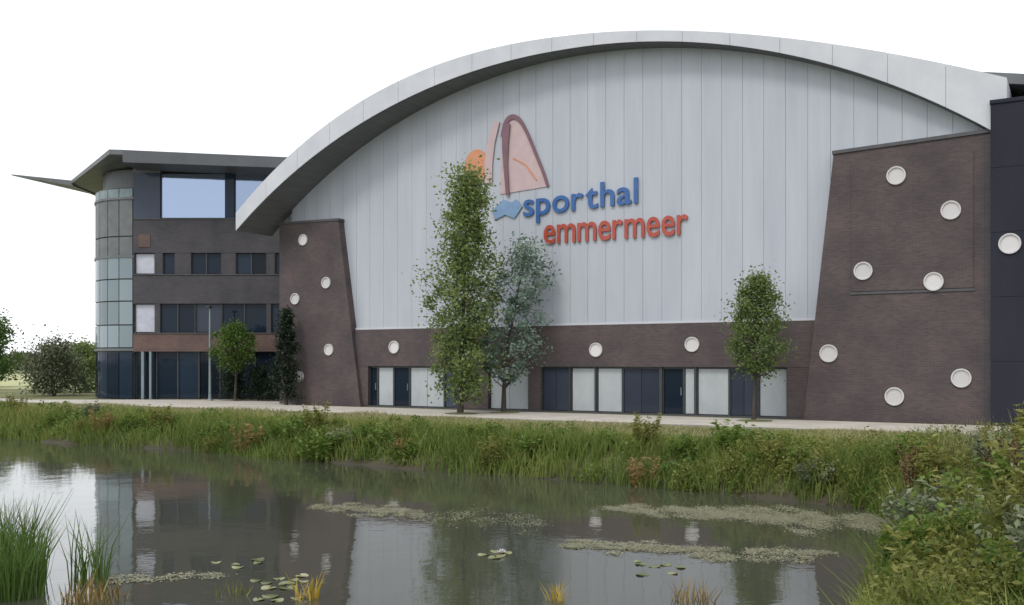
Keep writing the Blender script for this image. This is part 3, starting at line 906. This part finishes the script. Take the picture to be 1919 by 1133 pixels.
# far bank: long grass and herbs
x, y, d = scatter(420000, -46, 15, 21, 60, -0.25, 4.2)
keep = rng.uniform(0, 1, len(x)) < 0.75
x, y, d = x[keep], y[keep], d[keep]
pt = patch(x, y, 0.8, 0.3); pt2 = patch(x, y, 2.1, 1.9)
h = (0.30 + 0.42 * pt + 0.22 * pt2) * rng.uniform(0.6, 1.25, len(x)) * np.interp(d, [-0.25, 0.4, 2.2, 4.2], [0.75, 1.15, 0.85, 0.42])
var = -0.02 + 0.34 * rng.uniform(0, 1, len(x)) + 0.34 * patch(x, y, 0.55, 4.0) + 0.16 * patch(x, y, 1.7, 1.0) + 0.3 * np.clip(d / 4, 0, 1) ** 1.5
V, Fq, va = blades(np.stack([x, y, ground_z(x, y) - 0.03], 1), h, rng.uniform(0.018, 0.045, len(x)), h * rng.uniform(0.15, 0.6, len(x)), var)
tag(link('bank_grass', big_mesh('bank_grass', V, Fq, va), M['grass']), 'long uneven grass and weeds along the far bank', 'grass', kind='stuff')
# mown verge between bank and path
x, y, d = scatter(420000, -50, 20, 22, 64, 3.6, 15)
c = on_verge(x, y); k = (c > 6.85) & (y > 18)
x, y = x[k], y[k]
h = (0.08 + 0.16 * patch(x, y, 0.6, 2.2) ** 2) * rng.uniform(0.6, 1.4, len(x))
V, Fq, va = blades(np.stack([x, y, ground_z(x, y) - 0.01], 1), h, rng.uniform(0.02, 0.05, len(x)), h * rng.uniform(0.3, 0.9, len(x)), 0.3 + 0.5 * rng.uniform(0, 1, len(x)) + 0.2 * patch(x, y, 0.4, 0.5))
tag(link('verge_grass', big_mesh('verge_grass', V, Fq, va), M['verge']), 'short pale grass verge between the bank and the path', 'grass', kind='stuff')
# near bank at the right: tall mixed herbs
x, y, d = scatter(150000, 2.5, 20, 9.0, 27, -0.15, 9)
k = (x > 3.6) & ~((y > 22.5) & (x < 7.8))
x, y, d = x[k], y[k], d[k]
k = rng.uniform(0, 1, len(x)) < 0.55
x, y, d = x[k], y[k], d[k]
pt = patch(x, y, 1.1, 2.0); pt2 = patch(x, y, 2.7, 0.4)
h = (0.26 + 0.5 * pt ** 2 + 0.3 * pt2) * rng.uniform(0.55, 1.2, len(x)) * np.interp(d, [0, 1, 4], [0.9, 1.0, 0.85])
V, Fq, va = blades(np.stack([x, y, ground_z(x, y) - 0.03], 1), h, rng.uniform(0.012, 0.032, len(x)), h * rng.uniform(0.2, 0.8, len(x)), 0.08 + 0.35 * rng.uniform(0, 1, len(x)) + 0.42 * patch(x, y, 0.9, 5))
tag(link('near_bank_grass', big_mesh('near_bank_grass', V, Fq, va), M['grass']), 'tall tangled yellow-green grass on the near bank corner', 'grass', kind='stuff')

# broad-leaved ground cover growing in drifts through the grass on both banks
def drifts(n_c, per, x0, x1, y0, y1, dmin, dmax, hmax, lsize):
    cx, cy, cd = scatter(n_c, x0, x1, y0, y1, dmin, dmax)
    m = len(cx)
    k = np.repeat(np.arange(m), per)
    sz = rng.uniform(0.12, 0.34, m)[k]; hh = (rng.uniform(0.25, 1.0, m) * hmax)[k]
    x = cx[k] + rng.normal(size=len(k)) * sz; y = cy[k] + rng.normal(size=len(k)) * sz
    ok = pond_sd(x, y) > -0.3
    x, y, k, hh, sz = x[ok], y[ok], k[ok], hh[ok], sz[ok]
    r2 = ((x - cx[k]) ** 2 + (y - cy[k]) ** 2) / (2 * sz) ** 2
    z = ground_z(x, y) + hh * np.clip(1 - 0.6 * r2, 0.15, 1) * np.sqrt(rng.uniform(0.02, 1, len(x)))
    var = rng.uniform(0, 0.75, m)[k] * 0.65 + 0.4 * rng.uniform(0, 1, len(x))
    return leaves(np.stack([x, y, z], 1), lsize, var, up=1.1, aspect=0.5)
rng = np.random.default_rng(77)
tag(link('bank_herbs', big_mesh('bank_herbs', *drifts(3300, 95, -44, 12, 21, 58, -0.1, 3.4, 0.72, 0.12)), M['weed_green']),
    'broad-leaved green herbs growing in drifts along the far bank', 'herbs', kind='stuff')
tag(link('near_bank_herbs', big_mesh('near_bank_herbs', *drifts(1500, 110, 4, 16, 9.5, 26, 0.1, 7, 0.95, 0.09)), M['weed_olive']),
    'yellow-green herbs growing in drifts on the near bank corner', 'herbs', kind='stuff')

# individual weeds
def weed_proto(kind, seed):
    """returns list of (part name, mesh, material) for a plant about one metre high"""
    global rng
    rng = np.random.default_rng(seed)
    if kind == 'broad':        # leafy mound
        nst = 26
        stems, P = [], []
        for i in range(nst):
            a = rng.uniform(0, 6.28); r = 0.55 * math.sqrt(rng.uniform()); hh = rng.uniform(0.55, 1.0) * (1 - 0.35 * (r / 0.55) ** 2)
            b = (0.35 * r * math.cos(a), 0.35 * r * math.sin(a), -0.05); t = (r * math.cos(a), r * math.sin(a), hh)
            stems.append(tube([b, ((b[0] + t[0]) / 2, (b[1] + t[1]) / 2, hh * 0.55), t], [0.008, 0.006, 0.003], 4))
            for q in range(34):
                f = rng.uniform(0.18, 1.03)
                P.append(np.array(b) * (1 - f) + np.array(t) * f + rng.normal(size=3) * 0.055)
        P = np.array(P)
        lf = leaves(P, 0.115, 0.2 + 0.5 * rng.uniform(0, 1, len(P)) + 0.25 * P[:, 2], up=0.9, aspect=0.5, droop=0.1)  # leaves turn paler higher up the mound
    elif kind == 'spire':      # upright stalks with narrow leaves
        stems, P = [], []
        for i in range(16):
            a = rng.uniform(0, 6.28); r = 0.3 * math.sqrt(rng.uniform()); hh = rng.uniform(0.65, 1.1)
            b = (r * math.cos(a), r * math.sin(a), -0.05); t = (1.5 * r * math.cos(a) + rng.normal() * 0.04, 1.5 * r * math.sin(a) + rng.normal() * 0.04, hh)
            stems.append(tube([b, t], [0.007, 0.003], 4))
            for q in range(44):
                f = rng.uniform(0.08, 1.0)
                P.append(np.array(b) * (1 - f) + np.array(t) * f + rng.normal(size=3) * 0.035)
        P = np.array(P)
        lf = leaves(P, 0.14, 0.2 + 0.5 * rng.uniform(0, 1, len(P)) + 0.2 * P[:, 2], up=0.5, aspect=0.24, droop=-0.25)  # leaves turn paler higher up the stalks
    off, Vs, Fs = 0, [], []
    for V, Fq in stems:
        Vs.append(V); Fs.append(Fq + off); off += len(V)
    st = big_mesh('stem', np.concatenate(Vs), np.concatenate(Fs), np.full(sum(len(f) for f in Fs), 0.4))
    return st, big_mesh('foliage', *lf)
def make_weed(name, protos, mats, x, y, s, sz, label, group, cat='plant', seed=0):
    st, lf = protos
    root = empty(name, (x, y, float(ground_z(x, y))), rz=seed * 1.7, label=label, cat=cat, group=group)
    root.scale = (s, s, sz)
    for nm, me, mt in (('stem', st, mats[1]), ('foliage', lf, mats[0])):
        o = bpy.data.objects.new(nm, me); COL.objects.link(o); o.parent = root
        if not me.materials: me.materials.append(mt)
        o.material_slots[0].link = 'OBJECT'; o.material_slots[0].material = mt
    return root
B = [weed_proto('broad', 81), weed_proto('broad', 82), weed_proto('broad', 83)]
SPI = [weed_proto('spire', 84), weed_proto('spire', 85)]
def shore(fr, off):
    """point on the far shore: fraction along from left to right, distance up the bank"""
    seg = POND[2:13]
    L = np.r_[0, np.cumsum(np.hypot(*np.diff(seg, axis=0).T))]
    q = fr * L[-1]
    return np.interp(q, L, seg[:, 0]) - off * N_F[0], np.interp(q, L, seg[:, 1]) - off * N_F[1]
rs = random.Random(5)
LAND = [(-30, 'the round office corner'), (-25, 'the lamp post'), (-21.5, 'the round clipped tree'), (-17.5, 'the dark conifer'), (-14, 'the corner tower'), (-9.5, 'the first pale shutter'),
        (-5.5, 'the second pale shutter'), (-2.6, 'the columnar tree'), (-0.4, 'the silver tree'), (1.4, 'the first blue windows'), (3.3, 'the paired pale shutters'),
        (5.6, 'the middle blue windows'), (7.2, 'the dark glass door'), (8.8, 'the wide pale shutter'), (11.3, 'the young tree'), (13.6, 'the slanted brick edge'), (16.5, 'the end brick block'), (19.8, 'the navy wing')]
qs = list(np.linspace(0.03, 0.99, 46))
for i, q in enumerate(qs):
    x, y = shore(min(1, q + rs.uniform(-0.008, 0.008)), rs.uniform(0.0, 2.4))
    s = rs.uniform(0.65, 1.55)
    t = (x - O_F[0]) * E_F[0] + (y - O_F[1]) * E_F[1]
    lm = min(LAND, key=lambda a: abs(a[0] - t))[1]
    sw = 'tall' if s > 1.2 else ('low' if s < 0.9 else 'middling')
    kd = (0, 0, 1, 0, 2, 0, 1, 3)[i % 8]
    if kd == 1:
        make_weed('upright_weed', SPI[i % 2], (M['weed_olive'], M['weed_olive']), x, y, s * 1.2, s * 0.85, f'{sw} upright olive weed on the far bank across from {lm}', 'stalky weeds on the far bank', seed=i)
    elif kd == 2:
        make_weed('grey_herb', B[i % 3], (M['weed_grey'], M['weed_grey']), x, y, s, s * 0.75, f'{sw} grey-green herb on the far bank across from {lm}', 'grey herbs on the far bank', seed=i)
    elif kd == 3:
        make_weed('dry_weed', SPI[i % 2], (M['dry'], M['dry']), x, y, s, s * 0.8, f'{sw} brown dry weed on the far bank across from {lm}', 'dry weeds on the far bank', seed=i)
    else:
        make_weed('leafy_weed', B[i % 3], (M['weed_green'], M['weed_green']), x, y, s * 1.15, s * 0.8, f'{sw} leafy green weed on the far bank across from {lm}', 'leafy weed clumps on the far bank', seed=i)
nb = [(5.9, 14.2, 1.0, 0), (6.9, 15.9, 1.1, 1), (7.9, 17.6, 1.1, 0), (7.2, 13.6, 1.15, 2), (8.6, 15.6, 1.2, 1), (9.6, 18.3, 1.2, 0), (9.0, 20.8, 1.1, 2),
      (5.2, 12.4, 0.9, 2), (6.4, 12.2, 1.0, 1), (7.6, 11.8, 1.0, 0), (10.6, 21.4, 1.1, 1), (9.6, 23.4, 1.0, 0), (11.8, 22.4, 1.15, 2), (8.0, 19.6, 0.9, 1), (6.0, 11.2, 0.9, 0),
      (6.6, 14.4, 0.8, 0), (7.4, 16.6, 0.85, 2), (8.4, 18.5, 0.9, 1), (9.2, 16.6, 1.0, 0), (10.2, 19.8, 1.0, 2), (8.1, 14.2, 1.0, 1), (7.0, 12.6, 0.8, 0), (9.8, 17.0, 1.2, 2), (11.4, 20.4, 1.2, 0), (5.5, 13.3, 0.75, 0)]
DOCKS = [(8.35, 20.6, 'the leaning dock'), (8.9, 17.0, 'the herb-ringed dock'), (9.4, 19.2, 'the hindmost dock')]
for i, (x, y, s, kd) in enumerate(nb):
    dd = float(pond_sd(np.array([x]), np.array([y]))[0])
    where = 'at the waterline' if dd < 0.7 else ('low on the near bank' if dd < 1.6 else ('halfway up the near bank' if dd < 2.6 else 'atop the near bank'))
    dk = min(DOCKS, key=lambda q: math.hypot(q[0] - x, q[1] - y))
    gap = math.hypot(dk[0] - x, dk[1] - y)
    s *= 1.22
    rel = f'beside {dk[2]}' if gap < 1.6 else (f'a few steps from {dk[2]}' if gap < 3.2 else 'near the straw-coloured rushes')
    sw = 'tall' if s >= 1.4 else ('small' if s < 1.12 else 'full')
    if kd == 0:
        make_weed('leafy_weed', B[i % 3], (M['weed_green'], M['weed_green']), x, y, s, s * 0.95, f'{sw} leafy green plant {where} {rel}', 'leafy plants on the near bank', seed=i)
    elif kd == 1:
        make_weed('grey_herb', B[(i + 1) % 3], (M['weed_grey'], M['weed_grey']), x, y, s, s, f'{sw} grey-green herb {where} {rel}', 'grey herbs on the near bank', seed=i)
    else:
        make_weed('upright_weed', SPI[i % 2], (M['weed_olive'], M['weed_olive']), x, y, s * 1.2, s, f'{sw} upright olive plant {where} {rel}', 'stalky plants on the near bank', seed=i)

# dried dock plants with brown seed heads
def dock(x, y, s, label, seed):
    global rng
    rng = np.random.default_rng(seed)
    root = empty('dock_plant', (x, y, float(ground_z(x, y))), label=label, cat='plant', group='dried dock plants')
    sv = []; P = []
    for k in range(6):
        a = rng.uniform(0, 6.28); l = rng.uniform(0.1, 0.38) * s; hh = s * rng.uniform(0.85, 1.25)
        b = np.array([0.03 * math.cos(a), 0.03 * math.sin(a), -0.05]); t = np.array([l * math.cos(a), l * math.sin(a), hh])
        sv.append(tube([b, (b + t) / 2 + np.array([0, 0, 0.06]), t], [0.013, 0.009, 0.005], 5))
        for q in range(110):
            f = rng.uniform(0.5, 1.0)
            P.append(b * (1 - f) + t * f + rng.normal(size=3) * np.array([0.03, 0.03, 0.02]) * s)
    off, Vs, Fs = 0, [], []
    for V, Fq in sv:
        Vs.append(V); Fs.append(Fq + off); off += len(V)
    link('stalk', big_mesh('stalk', np.concatenate(Vs), np.concatenate(Fs), np.full(sum(map(len, Fs)), 0.8)), M['dry'], root)
    P = np.array(P)
    V, Fq, va = leaves(P, 0.045, rng.uniform(0, 1, len(P)), aspect=0.8)
    tag(link('seed_head', big_mesh('seed_head', V, Fq, va), M['seed'], root), kind='stuff')
dock(8.35, 20.6, 1.25, 'dried brown dock plant leaning over the water at the corner', 91)
dock(8.9, 17.0, 1.1, 'dried brown dock plant among grey herbs on the near bank', 92)
dock(9.4, 19.2, 1.0, 'dried brown dock plant behind leafy weeds on the near bank', 93)

# reeds standing in the water, left foreground
def reeds(name, x, y, n, hmax, rad, mat, label, seed, cat='reeds', group=None, z=WATER_Z, w=(0.012, 0.03), lean=0.45):
    global rng
    rng = np.random.default_rng(seed)
    root = empty(name, (x, y, z), label=label, cat=cat, group=group)
    a = rng.uniform(0, 6.28, n); r = rad * np.sqrt(rng.uniform(0, 1, n))
    P = np.stack([r * np.cos(a), r * np.sin(a), np.full(n, -0.25)], 1)
    h = hmax * rng.uniform(0.4, 1.0, n) + 0.25
    V, Fq, va = blades(P, h, rng.uniform(w[0], w[1], n), h * rng.uniform(0.05, lean, n), rng.uniform(0, 1, n))
    link('blades', big_mesh('blades', V, Fq, va), mat, root)
    ns = max(4, n // 25)
    sv = []
    for k in range(ns):
        i = rng.integers(n)
        tip = P[i] + np.array([rng.normal() * 0.08, rng.normal() * 0.08, hmax * rng.uniform(0.7, 1.12)])
        sv.append(tube([P[i], tip], [0.006, 0.003], 4))
    off, Vs, Fs = 0, [], []
    for V, Fq in sv:
        Vs.append(V); Fs.append(Fq + off); off += len(V)
    link('stem', big_mesh('stem', np.concatenate(Vs), np.concatenate(Fs), np.full(sum(map(len, Fs)), 0.7)), mat, root)
reeds('reed_clump', -7.75, 15.2, 420, 1.35, 0.5, M['reed'], 'tall bright green reed clump standing in the pond', 101)
reeds('reed_clump', -7.1, 14.1, 260, 1.1, 0.35, M['reed'], 'green reed clump beside the tallest reeds', 102)
reeds('reed_clump', -6.45, 14.9, 70, 1.15, 0.28, M['reed'], 'thin sparse reed clump nearest the open water', 103)
reeds('dry_rushes', -7.6, 13.3, 130, 0.55, 0.5, M['dry'], 'low brown dry rushes in front of the green reeds', 104)
reeds('dry_rushes', -5.9, 13.9, 110, 0.38, 0.45, M['dry'], 'low golden rushes beside the sparse reeds', 105)
reeds('yellow_rushes', -2.95, 14.0, 34, 0.36, 0.16, M['yellow'], 'small golden yellow rush tuft standing in the pond', 106, w=(0.02, 0.045))
reeds('yellow_rushes', 0.62, 13.9, 26, 0.30, 0.14, M['yellow'], 'small yellow rush tuft before the reflected cladding', 107, w=(0.02, 0.045))
reeds('pale_rushes', 2.55, 13.9, 60, 0.34, 0.3, M['dry'], 'low straw-coloured rushes near the bank corner', 108)
reeds('green_rushes', -4.05, 14.3, 40, 0.2, 0.25, M['weed_olive'], 'short olive rush tuft among the lily pads', 109)

for i, (x, y, h, lb) in enumerate(((10.4, 22.9, 1.25, 'tall pale grass tuft on the bank behind the leaning dock'), (11.5, 24.0, 1.3, 'tall pale grass tuft on the bank before the navy wing'),
                                  (12.4, 23.4, 1.35, 'tall pale grass tuft highest on the near bank corner'), (9.4, 24.6, 0.95, 'low pale grass tuft where both banks meet'))):
    reeds('grass_tuft', x, y, 170, h, 0.42, M['verge'], lb, 130 + i, cat='grass tuft', group='pale grass tufts', z=float(ground_z(x, y)), w=(0.008, 0.02), lean=0.5)

# water lilies: floating pads, each clump a thing
def lily(x, y, n, rad, label, seed, flower=None):
    global rng
    rng = np.random.default_rng(seed)
    root = empty('water_lily', (x, y, WATER_Z), label=label, cat='water lily')
    seg = 14
    done = []
    for k in range(n):
        for _ in range(30):
            a = rng.uniform(0, 6.28); r = rad * math.sqrt(rng.uniform()); pr = rng.uniform(0.07, 0.13)
            px, py = r * math.cos(a), r * math.sin(a)
            if all((px - u) ** 2 + (py - v) ** 2 > (pr + w) ** 2 for u, v, w in done): break
        done.append((px, py, pr))
        th = rng.uniform(0, 6.28)
        V = [(px, py, 0.008), (px, py, 0.003)]
        for q in range(seg):
            aa = th + 0.22 + (6.283 - 0.44) * q / (seg - 1)
            zz = 0.008 + 0.01 * math.sin(aa * 2 + k)
            V += [(px + pr * math.cos(aa), py + pr * math.sin(aa), zz + 0.006), (px + pr * math.cos(aa), py + pr * math.sin(aa), zz)]
        Fc = []
        for q in range(seg - 1):
            a0 = 2 + 2 * q
            Fc += [(0, a0, a0 + 2), (1, a0 + 3, a0 + 1), (a0, a0 + 1, a0 + 3, a0 + 2)]
        me = mesh('pad', V, Fc)
        at = me.attributes.new('var', 'FLOAT', 'FACE'); at.data.foreach_set('value', [float(rng.uniform(0.2, 1))] * len(Fc))
        link('pad', me, M['pad'], root)
    if flower:
        P, va = [], []
        Vs = []; Fs = []
        for ring, (cnt, tilt, L) in enumerate(((9, 0.5, 0.11), (7, 0.95, 0.10), (5, 1.3, 0.08))):
            for q in range(cnt):
                a = 6.283 * q / cnt + ring * 0.3
                d = np.array([math.cos(a) * math.cos(tilt), math.sin(a) * math.cos(tilt), math.sin(tilt)])
                s = np.array([-math.sin(a), math.cos(a), 0]) * L * 0.22
                o = np.array([0, 0, 0.02]); b = len(Vs)
                Vs += [o, o + d * L * 0.55 + s, o + d * L, o + d * L * 0.55 - s]; Fs.append((b, b + 1, b + 2, b + 3))
        link('flower', mesh('flower', Vs, Fs), flower, root)
lily(-0.18, 17.2, 5, 0.35, 'water lily with a white flower before the dark tree reflection', 111, M['white'])
lily(-4.6, 16.5, 5, 0.4, 'water lily pads alone on the office reflection', 112)
lily(-3.55, 15.1, 9, 0.5, 'water lily pads beside the golden rush tuft', 113)
lily(-3.3, 14.0, 4, 0.3, 'small group of lily pads close before the golden rushes', 114)
lily(2.2, 16.0, 7, 0.6, 'water lily pads near the straw-coloured rushes', 115)

# small pale flakes floating in streaks on the water
rng = np.random.default_rng(121)
def mat_patch(x0, x1, y0, y1, n, tilt=0.0):
    """loose rafts of flakes: dense in drifting cores, thinning out to single flakes"""
    m = 46
    cu = rng.uniform(-1, 1, m); cv = rng.normal(0, 0.38, m) * np.sqrt(1.05 - cu * cu)
    k = rng.integers(0, m, n)
    u = cu[k] + rng.normal(0, 0.07, n); v = cv[k] + rng.normal(0, 0.13, n)
    x = (x0 + x1) / 2 + u * (x1 - x0) / 2
    y = (y0 + y1) / 2 + v * (y1 - y0) / 2 + u * tilt
    return np.stack([x, y], 1)
pts = np.concatenate([mat_patch(-4.6, -2.0, 21.4, 23.2, 9000, -0.5), mat_patch(2.2, 5.4, 20.8, 23.4, 20000, -0.6), mat_patch(4.4, 8.0, 19.2, 23.0, 34000, -0.4),
                      mat_patch(0.9, 3.4, 17.2, 18.6, 9000, -0.15), mat_patch(3.2, 5.6, 16.4, 18.0, 6000, 0.1), mat_patch(-6.6, -4.6, 14.8, 15.8, 1800, 0.2), mat_patch(-2.2, 0.6, 19.5, 22.5, 1800, -0.4)])
n = len(pts)
sz = rng.uniform(0.007, 0.022, n); a = rng.uniform(0, 6.28, n)
zz = WATER_Z + rng.uniform(0.003, 0.02, n)
cs = [np.stack([pts[:, 0] + sz * np.cos(a + q * np.pi / 2), pts[:, 1] + sz * np.sin(a + q * np.pi / 2), zz + rng.uniform(-0.003, 0.006, n)], 1) for q in range(4)]
V = np.stack(cs, 1).reshape(-1, 3)
tag(link('floating_streaks', big_mesh('floating_streaks', V, np.arange(n * 4).reshape(n, 4), rng.uniform(0, 1, n)), M['flake']),
    'pale streaks of small floating flakes on the water', 'pondweed', kind='stuff')
